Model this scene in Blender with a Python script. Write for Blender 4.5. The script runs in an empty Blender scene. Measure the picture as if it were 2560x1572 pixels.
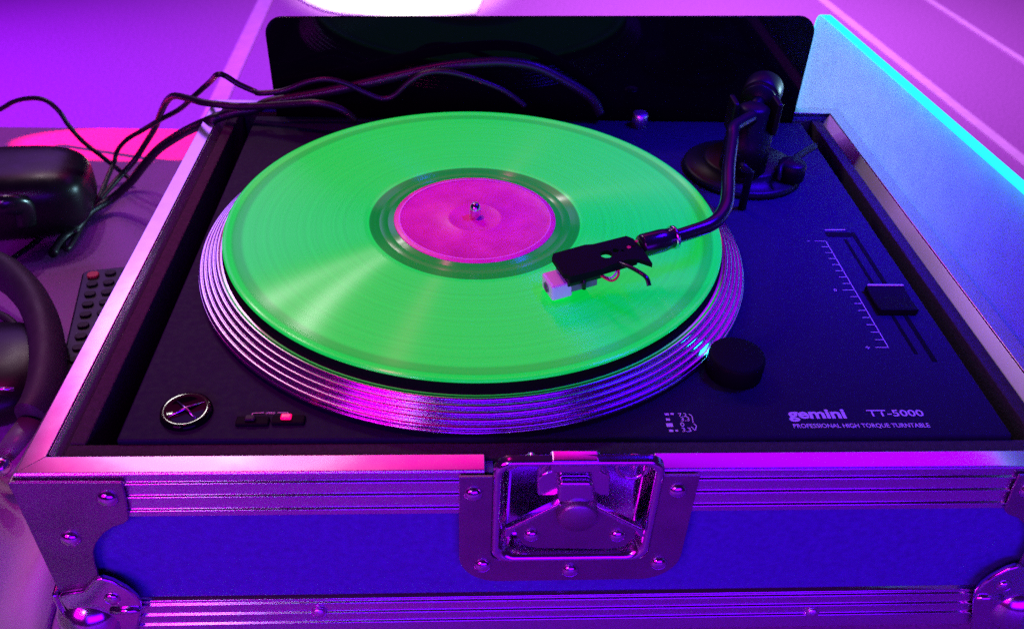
import bpy, bmesh, math, random
from mathutils import Vector, Matrix
random.seed(7)
R = math.radians
sc = bpy.context.scene
COL = sc.collection

# ------------------------------------------------------------------ camera
W, H = 2560.0, 1572.0
CAM = Vector((-0.0061, -0.4653, 0.2858)); YAW, PIT, ROL, FPX, PPX = 0.0648, 0.6598, 0.0415, 2196.32, -4.786
_f = Vector((math.sin(YAW)*math.cos(PIT), math.cos(YAW)*math.cos(PIT), -math.sin(PIT)))
_r0 = Vector((math.cos(YAW), -math.sin(YAW), 0)); _u0 = _r0.cross(_f)
_r = math.cos(ROL)*_r0 + math.sin(ROL)*_u0; _u = -math.sin(ROL)*_r0 + math.cos(ROL)*_u0
cd = bpy.data.cameras.new('camera'); cam = bpy.data.objects.new('camera', cd); COL.objects.link(cam)
cd.sensor_fit = 'HORIZONTAL'; cd.sensor_width = 36.0; cd.lens = FPX/W*36.0
cd.shift_x = -PPX/W; cd.clip_start = 0.01; cd.clip_end = 100
cam.matrix_world = Matrix(((_r.x, _u.x, -_f.x, CAM.x), (_r.y, _u.y, -_f.y, CAM.y), (_r.z, _u.z, -_f.z, CAM.z), (0, 0, 0, 1)))
cd.dof.use_dof = True; cd.dof.focus_distance = 0.50; cd.dof.aperture_fstop = 13
sc.camera = cam
def ray(px, py): return _r*((px-W/2-PPX)/FPX) - _u*((py-H/2)/FPX) + _f
def atz(px, py, z): d = ray(px, py); return CAM + d*((z-CAM.z)/d.z)
def aty(px, py, y): d = ray(px, py); return CAM + d*((y-CAM.y)/d.y)
def atx(px, py, x): d = ray(px, py); return CAM + d*((x-CAM.x)/d.x)

# ------------------------------------------------------------------ exposure, world, lamps
sc.view_settings.view_transform = 'Standard'; sc.view_settings.look = 'None'
sc.view_settings.exposure = 0; sc.view_settings.gamma = 1; sc.view_settings.use_curve_mapping = False
sc.render.engine = 'CYCLES'
sc.cycles.max_bounces = 8; sc.cycles.caustics_reflective = False; sc.cycles.caustics_refractive = False
sc.cycles.sample_clamp_indirect = 4; sc.cycles.use_denoising = False; sc.cycles.sample_clamp_direct = 5.0
wd = bpy.data.worlds.new('World'); sc.world = wd; wd.use_nodes = True
wb = wd.node_tree.nodes['Background']; wb.inputs[0].default_value = (0.32, 0.015, 0.8, 1); wb.inputs[1].default_value = 0.055

def lamp(name, kind, loc, target, col, power, size=0.1, size_y=None, spot=None, blend=0.1, soft=0.01):
    l = bpy.data.lights.new(name, kind); l.color = col; l.energy = power
    if kind == 'AREA':
        l.size = size
        if size_y: l.shape = 'RECTANGLE'; l.size_y = size_y
    else:
        l.shadow_soft_size = soft
    if kind == 'SPOT': l.spot_size = spot; l.spot_blend = blend
    o = bpy.data.objects.new(name, l); COL.objects.link(o); o.location = loc
    o.rotation_euler = (Vector(target)-Vector(loc)).to_track_quat('-Z', 'Y').to_euler()
    return o
# two small white stage lamps behind on the left (their twin glints run over platter, rim and record)
lamp('stage_lamp_white_a', 'POINT', (-0.65, 0.98, 1.02), (0, 0, 0), (1.0, 0.95, 0.95), 6.5, soft=0.026)
lamp('stage_lamp_white_b', 'POINT', (-0.44, 1.06, 1.06), (0, 0, 0), (1.0, 0.93, 0.93), 4.5, soft=0.020)
# small cold lamp in front on the left (blue-white glints on ball corner, rivets)
lamp('stage_lamp_cold', 'POINT', (-0.42, -0.95, 0.55), (0, 0, 0), (0.12, 0.6, 1.0), 2.6, soft=0.045)
# pink wash from behind and above, on the left
lamp('wash_lamp_pink', 'AREA', (-0.40, 1.55, 1.6), (0, -0.1, -0.1), (1.0, 0.0, 0.42), 5.5, size=1.7, size_y=0.6)
# added fill from above left, brightens the pink label but not the rims
lamp('label_fill_pink', 'SPOT', (-0.42, 0.02, 1.30), (-0.12, 0.0, 0.0), (1.0, 0.0, 0.40), 44, spot=R(22), blend=1.0, soft=0.05)
lamp('wash_lamp_purple', 'AREA', (0.95, 1.35, 1.45), (0.1, -0.1, -0.1), (0.45, 0.0, 1.0), 3.5, size=1.2, size_y=0.6)
lamp('back_lamp_violet', 'AREA', (-1.15, 2.1, 1.25), (0, 0, -0.1), (0.42, 0.12, 1.0), 7, size=1.1, size_y=0.8)
# violet wash over the floor behind
wl = lamp('wash_lamp_violet', 'AREA', (1.0, 2.9, 2.2), (1.0, 3.0, -0.9), (0.60, 0.20, 0.85), 60, size=1.2); wl.data.spread = R(80)
lamp('spot_lamp_violet', 'SPOT', (-2.4, 1.6, 1.2), (-1.5, 1.9, -0.9), (0.38, 0.01, 1.0), 620, spot=R(75), blend=0.95, soft=0.1)
# blue wash from the front; magenta fill added to brighten the front rails
lamp('wash_lamp_blue', 'AREA', (0.25, -1.3, 0.22), (0.05, -0.25, -0.12), (0.14, 0.0, 1.0), 11, size=1.0, size_y=0.4)
lamp('rail_fill_magenta', 'AREA', (-0.65, -1.0, 0.45), (-0.25, -0.42, -0.16), (0.75, 0.0, 0.95), 6, size=0.5)
# added blue fill over the deck's right edge, stands in for panel glow
bl = lamp('deck_fill_blue', 'AREA', (0.58, 0.06, 0.60), (0.345, 0.05, -0.02), (0.03, 0.0, 1.0), 3.2, size=0.20, size_y=0.5); bl.data.spread = R(34)
# cyan lamp behind the acrylic panel
lamp('spot_lamp_cyan', 'SPOT', (1.30, 0.70, -0.03), (0.32, 0.26, 0.0), (0.45, 0.86, 1.0), 100, spot=R(30), blend=1.0, soft=0.05)
# red beam grazing the table from the left, white spot on the sheet
lamp('beam_lamp_red', 'SPOT', (-1.25, 0.405, 0.13), (-0.375, 0.405, -0.16), (1.0, 0.0, 0.12), 620, spot=R(4.8), blend=0.05, soft=0.004)
lamp('spot_lamp_sheet', 'SPOT', (-0.3, 3.9, 1.6), (-0.28, 3.3, -0.9), (1.0, 0.93, 0.78), 900, spot=R(20), blend=0.4, soft=0.08)

# ------------------------------------------------------------------ materials
def newmat(name):
    m = bpy.data.materials.new(name); m.use_nodes = True
    nt = m.node_tree; b = nt.nodes['Principled BSDF']; return m, nt, b
def mat(name, col, rough=0.5, metal=0.0, spec=0.5, noise=None, bump=None, emit=None, estr=0.0, coat=0.0, aniso=0.0):
    m, nt, b = newmat(name)
    b.inputs['Base Color'].default_value = (*col, 1); b.inputs['Roughness'].default_value = rough
    b.inputs['Metallic'].default_value = metal; b.inputs['Specular IOR Level'].default_value = spec
    b.inputs['Coat Weight'].default_value = coat
    if emit: b.inputs['Emission Color'].default_value = (*emit, 1); b.inputs['Emission Strength'].default_value = estr
    if noise or bump:
        tc = nt.nodes.new('ShaderNodeTexCoord')
    if noise:   # (scale, amount): colour and gloss unevenness
        n = nt.nodes.new('ShaderNodeTexNoise'); n.inputs['Scale'].default_value = noise[0]; n.inputs['Detail'].default_value = 6
        nt.links.new(tc.outputs['Object'], n.inputs['Vector'])
        mx = nt.nodes.new('ShaderNodeMix'); mx.data_type = 'RGBA'
        a = noise[1]
        mx.inputs[6].default_value = (*[c*(1-a) for c in col], 1); mx.inputs[7].default_value = (*[min(1, c*(1+a)) for c in col], 1)
        nt.links.new(n.outputs['Fac'], mx.inputs[0]); nt.links.new(mx.outputs[2], b.inputs['Base Color'])
        mr = nt.nodes.new('ShaderNodeMapRange'); mr.inputs[1].default_value = 0.3; mr.inputs[2].default_value = 0.7
        mr.inputs[3].default_value = max(0.02, rough-0.10*a*2); mr.inputs[4].default_value = min(1, rough+0.12*a*2)
        nt.links.new(n.outputs['Fac'], mr.inputs[0]); nt.links.new(mr.outputs[0], b.inputs['Roughness'])
    if bump:    # (scale, strength, distance)
        n2 = nt.nodes.new('ShaderNodeTexNoise'); n2.inputs['Scale'].default_value = bump[0]; n2.inputs['Detail'].default_value = 4
        nt.links.new(tc.outputs['Object'], n2.inputs['Vector'])
        bp = nt.nodes.new('ShaderNodeBump'); bp.inputs['Strength'].default_value = bump[1]; bp.inputs['Distance'].default_value = bump[2]
        nt.links.new(n2.outputs['Fac'], bp.inputs['Height']); nt.links.new(bp.outputs[0], b.inputs['Normal'])
    return m
M = {}
M['floor'] = mat('floor_vinyl', (0.42, 0.17, 0.46), 0.5, noise=(140, 0.55), bump=(160, 0.35, 0.003))
M['strip'] = mat('floor_seam', (0.85, 0.6, 0.85), 0.4, noise=(20, 0.2))
M['table'] = mat('table_laminate', (0.46, 0.09, 0.56), 0.5, noise=(420, 0.5), bump=(500, 0.3, 0.0006))
M['leg'] = mat('table_leg_steel', (0.2, 0.2, 0.22), 0.4, metal=0.8)
M['alu'] = mat('aluminium', (0.78, 0.76, 0.82), 0.36, metal=1.0, noise=(60, 0.03))
M['alutop'] = mat('aluminium_worn_bright', (0.78, 0.76, 0.82), 0.17, metal=1.0, noise=(90, 0.05))
M['steel'] = mat('zinc_steel', (0.32, 0.27, 0.31), 0.42, metal=0.9, noise=(60, 0.22))
M['chrome'] = mat('nickel_plate', (0.72, 0.70, 0.76), 0.16, metal=1.0, noise=(70, 0.12))
M['laminate'] = mat('case_laminate', (0.07, 0.05, 0.42), 0.46, noise=(260, 0.38), bump=(1400, 0.35, 0.0003))
M['foam'] = mat('black_foam', (0.05, 0.044, 0.052), 0.95, spec=0.2, noise=(400, 0.6), bump=(900, 0.8, 0.001))
M['slotblack'] = mat('slot_black', (0.004, 0.004, 0.004), 0.9, spec=0.1)
M['plinth'] = mat('plinth_black', (0.012, 0.009, 0.032), 0.6, spec=0.10, noise=(300, 0.3), bump=(1600, 0.3, 0.0002))
M['black'] = mat('black_plastic', (0.007, 0.006, 0.008), 0.34, spec=0.3, noise=(80, 0.2))
M['armblack'] = mat('arm_black', (0.010, 0.009, 0.012), 0.22, spec=0.6)
M['shell'] = mat('headshell_black', (0.005, 0.0045, 0.006), 0.6, spec=0.06)
M['armmatte'] = mat('arm_satin_black', (0.005, 0.0045, 0.006), 0.42, spec=0.14)
M['gloss'] = mat('black_acrylic', (0.003, 0.003, 0.004), 0.05, spec=0.07)
M['cable'] = mat('cable_black', (0.012, 0.010, 0.016), 0.4, spec=0.5)
M['print'] = mat('white_print', (0.75, 0.70, 0.78), 0.6)
M['grey'] = mat('grey_plastic', (0.16, 0.16, 0.18), 0.4, noise=(60, 0.2))
M['whiteplastic'] = mat('white_plastic', (0.82, 0.72, 0.84), 0.4)
M['cloth'] = mat('white_cloth', (0.60, 0.55, 0.60), 0.9, noise=(40, 0.15), bump=(600, 0.3, 0.0006))
M['paper'] = mat('white_paper', (0.9, 0.89, 0.86), 0.8)
M['pad'] = mat('headband_pad', (0.035, 0.033, 0.040), 0.6, noise=(60, 0.3), bump=(800, 0.3, 0.0005))
M['redbtn'] = mat('red_rubber', (0.75, 0.02, 0.06), 0.5)
M['key'] = mat('rubber_key', (0.016, 0.015, 0.018), 0.5, spec=0.25)
M['redled'] = mat('red_led', (0.8, 0.02, 0.1), 0.3, emit=(1.0, 0.0, 0.10), estr=1.6)
M['strobe'] = mat('strobe_window', (0.1, 0.3, 0.6), 0.2, emit=(0.02, 0.75, 1.0), estr=22)
M['edgeglow'] = mat('fluorescent_edge', (0.1, 0.9, 0.95), 0.25, emit=(0.0, 0.95, 1.0), estr=1.15)
M['platter'] = mat('platter_alu', (0.72, 0.72, 0.82), 0.20, metal=1.0)
M['label'] = mat('label_paper', (0.94, 0.08, 0.34), 0.38, noise=(55, 0.45), bump=(70, 0.3, 0.001))
M['labelring'] = mat('label_print_ring', (0.90, 0.42, 0.82), 0.42)

def vinyl_mat():
    m, nt, b = newmat('green_vinyl')
    tc = nt.nodes.new('ShaderNodeTexCoord')
    sp = nt.nodes.new('ShaderNodeSeparateXYZ'); nt.links.new(tc.outputs['Object'], sp.inputs[0])
    cb = nt.nodes.new('ShaderNodeCombineXYZ'); nt.links.new(sp.outputs[0], cb.inputs[0]); nt.links.new(sp.outputs[1], cb.inputs[1])
    ln = nt.nodes.new('ShaderNodeVectorMath'); ln.operation = 'LENGTH'; nt.links.new(cb.outputs[0], ln.inputs[0])
    rad = ln.outputs['Value']
    # the modulated groove area scatters more than the smooth lead-in and run-out bands: a property of the pressing
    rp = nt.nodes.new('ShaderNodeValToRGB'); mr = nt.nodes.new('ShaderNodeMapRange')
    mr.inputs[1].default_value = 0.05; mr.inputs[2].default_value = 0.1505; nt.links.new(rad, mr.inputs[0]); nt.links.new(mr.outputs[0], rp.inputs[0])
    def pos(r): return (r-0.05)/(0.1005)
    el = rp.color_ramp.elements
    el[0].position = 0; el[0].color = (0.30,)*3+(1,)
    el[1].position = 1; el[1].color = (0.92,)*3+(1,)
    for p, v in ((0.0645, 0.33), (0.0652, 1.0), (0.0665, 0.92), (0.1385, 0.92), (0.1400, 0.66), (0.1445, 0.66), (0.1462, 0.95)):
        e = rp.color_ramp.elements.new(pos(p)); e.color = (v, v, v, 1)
    # ring to ring tone differences between the tracks
    nz = nt.nodes.new('ShaderNodeTexNoise'); nz.noise_dimensions = '1D'; nz.inputs['Scale'].default_value = 420; nz.inputs['Detail'].default_value = 3
    nt.links.new(rad, nz.inputs['W'])
    tr = nt.nodes.new('ShaderNodeMapRange'); tr.inputs[1].default_value = 0.3; tr.inputs[2].default_value = 0.7; tr.inputs[3].default_value = 0.94; tr.inputs[4].default_value = 1.04
    nt.links.new(nz.outputs['Fac'], tr.inputs[0])
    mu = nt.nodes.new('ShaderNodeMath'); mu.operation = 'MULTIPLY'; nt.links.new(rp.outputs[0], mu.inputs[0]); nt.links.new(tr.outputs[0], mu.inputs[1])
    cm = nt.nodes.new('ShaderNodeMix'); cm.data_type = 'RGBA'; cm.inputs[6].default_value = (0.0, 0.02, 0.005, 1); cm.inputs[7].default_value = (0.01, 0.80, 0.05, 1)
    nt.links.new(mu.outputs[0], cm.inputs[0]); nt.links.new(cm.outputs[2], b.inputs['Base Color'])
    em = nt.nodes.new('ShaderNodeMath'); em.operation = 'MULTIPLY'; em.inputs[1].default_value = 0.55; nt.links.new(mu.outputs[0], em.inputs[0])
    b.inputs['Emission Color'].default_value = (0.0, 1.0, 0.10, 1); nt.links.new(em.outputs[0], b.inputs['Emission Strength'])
    b.inputs['Roughness'].default_value = 0.235; b.inputs['Specular IOR Level'].default_value = 0.6; b.inputs['IOR'].default_value = 1.5
    b.inputs['Anisotropic'].default_value = 1.0; b.inputs['Anisotropic Rotation'].default_value = 0.25
    tg = nt.nodes.new('ShaderNodeTangent'); tg.direction_type = 'RADIAL'; tg.axis = 'Z'; nt.links.new(tg.outputs[0], b.inputs['Tangent'])
    return m
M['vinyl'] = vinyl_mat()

def acrylic_mat():
    m, nt, b = newmat('frosted_acrylic')
    b.inputs['Base Color'].default_value = (0.52, 0.60, 0.86, 1); b.inputs['Roughness'].default_value = 0.45
    tc = nt.nodes.new('ShaderNodeTexCoord')
    n = nt.nodes.new('ShaderNodeTexNoise'); n.inputs['Scale'].default_value = 60; n.inputs['Detail'].default_value = 9; n.inputs['Roughness'].default_value = 0.7; nt.links.new(tc.outputs['Object'], n.inputs['Vector'])
    mx = nt.nodes.new('ShaderNodeMix'); mx.data_type = 'RGBA'; mx.inputs[6].default_value = (0.46, 0.50, 0.78, 1); mx.inputs[7].default_value = (0.74, 0.78, 0.92, 1)
    nt.links.new(n.outputs['Fac'], mx.inputs[0]); nt.links.new(mx.outputs[2], b.inputs['Base Color'])
    t = nt.nodes.new('ShaderNodeBsdfTranslucent'); nt.links.new(mx.outputs[2], t.inputs[0])
    ms = nt.nodes.new('ShaderNodeMixShader'); ms.inputs[0].default_value = 0.7
    out = nt.nodes['Material Output']
    nt.links.new(b.outputs[0], ms.inputs[1]); nt.links.new(t.outputs[0], ms.inputs[2]); nt.links.new(ms.outputs[0], out.inputs[0])
    return m
M['acrylic'] = acrylic_mat()

# ------------------------------------------------------------------ mesh helpers
class MB:
    def __init__(s): s.v = []; s.f = []; s.sm = []
    def add(s, vs, fs, smooth=False):
        n = len(s.v); s.v += [tuple(v) for v in vs]; s.f += [tuple(i+n for i in f) for f in fs]; s.sm += [smooth]*len(fs); return s
    def box(s, x0, x1, y0, y1, z0, z1):
        return s.add([(x0,y0,z0),(x1,y0,z0),(x1,y1,z0),(x0,y1,z0),(x0,y0,z1),(x1,y0,z1),(x1,y1,z1),(x0,y1,z1)],
                     [(0,3,2,1),(4,5,6,7),(0,1,5,4),(1,2,6,5),(2,3,7,6),(3,0,4,7)])
    def lathe(s, prof, n=64, c=(0,0,0), closed=False, smooth=True, mtx=None):
        vs = []; c = Vector(c)
        for r, z in prof:
            for k in range(n):
                a = 2*math.pi*k/n; p = Vector((r*math.cos(a), r*math.sin(a), z))
                if mtx: p = mtx @ p
                vs.append(p+c)
        fs = []; m = len(prof)
        for i in range(m if closed else m-1):
            for k in range(n):
                a = i*n+k; b = i*n+(k+1) % n; i2 = (i+1) % m
                fs.append((a, b, i2*n+(k+1) % n, i2*n+k))
        if not closed:
            if prof[0][0] > 1e-6: fs.append(tuple(range(n-1, -1, -1)))
            if prof[-1][0] > 1e-6: fs.append(tuple(range((m-1)*n, m*n)))
        return s.add(vs, fs, smooth)
    def prism(s, pts, f, smooth=False):   # pts 2D ccw list, f(u,v,t) t in 0,1 -> 3D
        n = len(pts)
        vs = [f(u, v, 0) for u, v in pts]+[f(u, v, 1) for u, v in pts]
        fs = [tuple(range(n-1, -1, -1)), tuple(range(n, 2*n))]+[(i, (i+1) % n, n+(i+1) % n, n+i) for i in range(n)]
        return s.add(vs, fs, smooth)
    def tube(s, pts, rad, n=12, smooth=True, flat=1.0, updir=None):
        pts = [Vector(p) for p in pts]; m = len(pts); vs = []; fs = []
        rad = rad if isinstance(rad, (list, tuple)) else [rad]*m
        t0 = (pts[1]-pts[0]).normalized()
        nrm = (Vector(updir) if updir else Vector((0, 0, 1))).cross(t0)
        if nrm.length < 1e-4: nrm = Vector((1, 0, 0)).cross(t0)
        nrm.normalize()
        for i in range(m):
            t = (pts[min(i+1, m-1)]-pts[max(i-1, 0)]).normalized()
            nrm = (nrm-t*nrm.dot(t)).normalized(); bn = t.cross(nrm)
            for k in range(n):
                a = 2*math.pi*k/n; vs.append(pts[i]+nrm*math.cos(a)*rad[i]+bn*math.sin(a)*rad[i]*flat)
        for i in range(m-1):
            for k in range(n):
                fs.append((i*n+k, i*n+(k+1) % n, (i+1)*n+(k+1) % n, (i+1)*n+k))
        fs.append(tuple(range(n-1, -1, -1))); fs.append(tuple(range((m-1)*n, m*n)))
        return s.add(vs, fs, smooth)
    def ellipsoid(s, c, rx, ry, rz, e=1.0, n=40, m=20, mtx=None):
        def pw(v): return math.copysign(abs(v)**e, v)
        vs = []; c = Vector(c)
        for i in range(m+1):
            ph = -math.pi/2+math.pi*i/m
            for k in range(n):
                a = 2*math.pi*k/n
                p = Vector((rx*pw(math.cos(ph))*pw(math.cos(a)), ry*pw(math.cos(ph))*pw(math.sin(a)), rz*pw(math.sin(ph))))
                if mtx: p = mtx @ p
                vs.append(p+c)
        fs = [(i*n+k, i*n+(k+1) % n, (i+1)*n+(k+1) % n, (i+1)*n+k) for i in range(m) for k in range(n)]
        return s.add(vs, fs, True)
    def build(s, name, material, parent=None, bevel=0, segs=2, auto=None):
        me = bpy.data.meshes.new(name); me.from_pydata(s.v, [], s.f); me.validate()
        bm = bmesh.new(); bm.from_mesh(me)
        bmesh.ops.remove_doubles(bm, verts=bm.verts, dist=1e-7)
        bmesh.ops.recalc_face_normals(bm, faces=bm.faces)
        bm.to_mesh(me); bm.free()
        if any(s.sm):
            if len(me.polygons) == len(s.sm):
                for p, q in zip(me.polygons, s.sm): p.use_smooth = q
            else:
                for p in me.polygons: p.use_smooth = True
        me.materials.append(M[material])
        o = bpy.data.objects.new(name, me); COL.objects.link(o)
        if parent: o.parent = parent
        if bevel:
            b = o.modifiers.new('bevel', 'BEVEL'); b.width = bevel; b.segments = segs; b.limit_method = 'ANGLE'; b.angle_limit = R(35)
            for p in me.polygons: p.use_smooth = True
        if auto or bevel:
            w = o.modifiers.new('wn', 'WEIGHTED_NORMAL'); w.keep_sharp = True
        return o
def tag(o, label=None, cat=None, group=None, kind=None):
    if label: o['label'] = label
    if cat: o['category'] = cat
    if group: o['group'] = group
    if kind: o['kind'] = kind
    return o
def thing(name, label, cat, loc=(0, 0, 0)):
    o = bpy.data.objects.new(name, None); COL.objects.link(o); o.location = loc; o.empty_display_size = 0.02
    tag(o, label, cat); return o
def smooth_path(pts, per=8):
    P = [Vector(p) for p in pts]; out = []
    for i in range(len(P)-1):
        p0 = P[max(i-1, 0)]; p1 = P[i]; p2 = P[i+1]; p3 = P[min(i+2, len(P)-1)]
        for k in range(per):
            t = k/per
            out.append(0.5*((2*p1)+(p2-p0)*t+(2*p0-5*p1+4*p2-p3)*t*t+(3*p1-p0-3*p2+p3)*t**3))
    out.append(P[-1]); return out
def arc(cx, cy, r, a0, a1, n=8): return [(cx+r*math.cos(R(a0+(a1-a0)*k/n)), cy+r*math.sin(R(a0+(a1-a0)*k/n))) for k in range(n+1)]
def rrect(x0, x1, y0, y1, r, n=6):
    return arc(x1-r, y0+r, r, -90, 0, n)+arc(x1-r, y1-r, r, 0, 90, n)+arc(x0+r, y1-r, r, 90, 180, n)+arc(x0+r, y0+r, r, 180, 270, n)

# ------------------------------------------------------------------ setting
ZT = -0.160; ZF = -0.90
floor = tag(MB().box(-6, 6, -4, 9, ZF-0.1, ZF).build('floor', 'floor'), kind='structure')
def floor_strip(pa, pb, w):
    a = atz(*pa, ZF); b = atz(*pb, ZF); d = (b-a); d.z = 0; d.normalize(); q = Vector((-d.y, d.x, 0))*w/2
    a = a-d*4; b = b+d*1.2
    mb = MB(); z0 = ZF; z1 = ZF+0.004
    vs = [a-q, a+q, b+q, b-q]
    mb.add([(v.x, v.y, z0) for v in vs]+[(v.x, v.y, z1) for v in vs], [(3,2,1,0),(4,5,6,7),(0,1,5,4),(1,2,6,5),(2,3,7,6),(3,0,4,7)])
    mb.build('floor_strip', 'strip', floor)
floor_strip((665, 0), (535, 280), 0.055)
floor_strip((2053, 0), (2560, 405), 0.040)
floor_strip((2318, 0), (2560, 156), 0.032)

tb = thing('table', 'purple tinted table top under the flight case', 'table', (-0.35, -0.05, ZF))
def rel(o, root): o.parent = root; o.matrix_parent_inverse = Matrix.Translation(-Vector(root.location)); return o
TX0, TX1, TY0, TY1 = -1.15, 0.45, -0.62, 0.443
rel(MB().box(TX0, TX1, TY0, TY1, ZT-0.03, ZT).build('table_top', 'table', None, 0.003), tb)
for lx in (TX0+0.06, TX1-0.06):
    for ly in (TY0+0.06, TY1-0.08):
        rel(MB().tube([(lx, ly, ZF), (lx, ly, ZT-0.031)], 0.02, 16).build('leg', 'leg'), tb)

# white sheet on the floor behind
pts = [atz(*p, ZF) for p in ((735, -6), (770, 14), (810, 31), (860, 41), (1000, 47), (1110, 46), (1190, 41), (1200, 20), (1212, -10))]
back = [(0.30, 4.1), (-0.2, 4.25), (-0.75, 3.9), (-0.85, 3.4)]
poly = [(p.x, p.y) for p in pts]+back
tag(MB().prism(poly, lambda a, b, t: (a, b, ZF+0.005+0.004*t)).build('paper_sheet', 'paper'), 'brightly lit white sheet lying on the floor behind the black panel', 'sheet')

# ------------------------------------------------------------------ flight case
XL, XR, YF, YB, ZR, ZB = -0.211, 0.309, -0.187, 0.217, -0.0228, -0.1545
case = thing('flight_case', 'open blue flight case with aluminium rails and recessed butterfly latch', 'flight case', (0.049, 0.015, ZT))
def CP(o): return rel(o, case)
def FP(px, py): p = aty(px, py, YF); return (p.x, p.z)
# panels
_dx0, _dx1, _dzb = FP(1233, 1270)[0]-0.0004, FP(1636, 1270)[0]+0.0004, FP(1430, 1386)[1]-0.0004
_b = (XL+0.003, XR-0.003, ZB+0.004, ZR-0.004)
CP(MB().prism([(_b[0], _b[2]), (_b[1], _b[2]), (_b[1], _b[3]), (_dx1, _b[3]), (_dx1, _dzb), (_dx0, _dzb), (_dx0, _b[3]), (_b[0], _b[3])], lambda a, z, t: (a, YF+0.003+0.007*t, z)).build('front_panel', 'laminate'))
CP(MB().box(XL+0.003, XR-0.003, YB-0.010, YB-0.003, ZB+0.004, ZR-0.004).build('back_panel', 'laminate'))
CP(MB().box(XL+0.003, XL+0.010, YF+0.010, YB-0.010, ZB+0.004, ZR-0.004).build('side_panel', 'laminate'))
CP(MB().box(XR-0.010, XR-0.003, YF+0.010, YB-0.010, ZB+0.004, ZR-0.004).build('side_panel', 'laminate'))
CP(MB().box(XL+0.010, XR-0.010, YF+0.010, YB-0.010, ZB+0.004, ZB+0.010).build('base_panel', 'laminate'))
# rails: profile in (d outward depth from outer face [0 = outermost], z), swept along a side
def ridge(z, h=0.0011, w=0.0014): return [(0.0006, z+w), (-h+0.0004, z+w*0.35), (-h+0.0004, z-w*0.35), (0.0006, z-w)]
UP = [(0.0085, ZR-0.0036), (0.0110, ZR-0.0002), (0.0104, ZR), (0.0008, ZR), (0, ZR-0.0010)]
for z in (ZR-0.0072, ZR-0.0165, ZR-0.0262): UP += ridge(z)
UP += [(0.0006, ZR-0.0308), (0.0028, ZR-0.0314), (0.0036, ZR-0.0314), (0.0036, ZR-0.0038)]
ZL = -0.1210
LO = [(0.0036, ZL-0.0030), (0.0036, ZL), (0.0026, ZL), (0.0006, ZL-0.0012)]
for z in (ZL-0.0040, ZL-0.0130, ZL-0.0220): LO += ridge(z)
LO += [(0.0, ZB+0.001), (0.0, ZB), (0.0120, ZB), (0.0120, ZB+0.0035), (0.0036, ZB+0.0035)]
def polish(o):   # the top face of the rail is worn bright by the lid
    o.data.materials.append(M['alutop'])
    for p in o.data.polygons:
        if p.normal.z > 0.7: p.material_index = 1
    return o
def rail(name, prof, side):
    def sweep(d, z, t):
        if side == 'F': return ((XL+d) if t == 0 else (XR-d), YF+d, z)
        if side == 'B': return ((XL+d) if t == 0 else (XR-d), YB-d, z)
        if side == 'L': return (XL+d, (YF+d) if t == 0 else (YB-d), z)
        return (XR-d, (YF+d) if t == 0 else (YB-d), z)
    return polish(CP(MB().prism(prof, sweep).build(name, 'alu', None, 0.0003, 2)))
LATX0, LATX1 = FP(1212, 1160)[0], FP(1648, 1160)[0]
# the front top rail is cut for the latch: two lengths
def rail_part(x0, x1, cut0, cut1):
    def sweep(d, z, t): return ((x0+(0 if cut0 else d)) if t == 0 else (x1-(0 if cut1 else d)), YF+d, z)
    return polish(CP(MB().prism(UP, sweep).build('top_rail', 'alu', None, 0.0003, 2)))
rail_part(XL, LATX0, False, True); rail_part(LATX1, XR, True, False)
for s in 'LRB': rail('top_rail', UP, s)
for s in 'FLRB': rail('bottom_rail', LO, s)
# sloping inner lip of the rail (tongue) on the sides
for sgn, x in ((1, XL+0.0112), (-1, XR-0.0112)):
    CP(MB().prism([(0, ZR-0.0006), (0.0062, ZR-0.0090), (0.0062, ZR-0.030), (0, ZR-0.030)], lambda a, z, t: (x+sgn*a, (YF+0.0128) if t == 0 else (YB-0.0128), z)).build('inner_lip', 'alu', None, 0.0004))
# foam lining
FX0, FX1 = XL+0.0176, XR-0.0176
PX0, PX1, PY0, PY1, ZP = -0.1712, 0.2672, -0.1664, 0.186, -0.0224
ZFO = ZR-0.0018
CP(MB().box(FX0, FX1, YF+0.0102, PY0-0.0004, ZB+0.0102, ZFO).build('foam_lining', 'foam', None, 0.001))
CP(MB().box(FX0, -0.1855, PY0-0.0002, YB-0.0104, ZB+0.0102, ZR-0.0014).build('foam_lining', 'foam', None, 0.001))
CP(MB().box(0.2830, FX1, PY0-0.0002, YB-0.0104, ZB+0.0102, ZFO-0.004).build('foam_lining', 'foam', None, 0.001))
CP(MB().box(-0.1853, 0.2828, PY0, YB-0.0104, ZB+0.0102, -0.100).build('foam_base', 'foam'))
CP(MB().box(-0.1853, 0.2828, 0.2035, YB-0.0104, -0.0998, ZFO-0.004).build('foam_lining', 'foam', None, 0.001))

def dome(mb, c, r, h, axis='y', n=20):
    # low domed rivet head facing -Y (or -X)
    prof = [(0.0001, h)]+[(r*math.sin(R(a)), h*math.cos(R(a))) for a in (18, 36, 54, 72, 90)]+[(r, -0.0004)]
    mt = Matrix.Rotation(R(90), 3, 'X') if axis == 'y' else Matrix.Rotation(R(-90), 3, 'Y')
    mb.lathe(prof[::-1], n, c, mtx=mt); return mb
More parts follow.
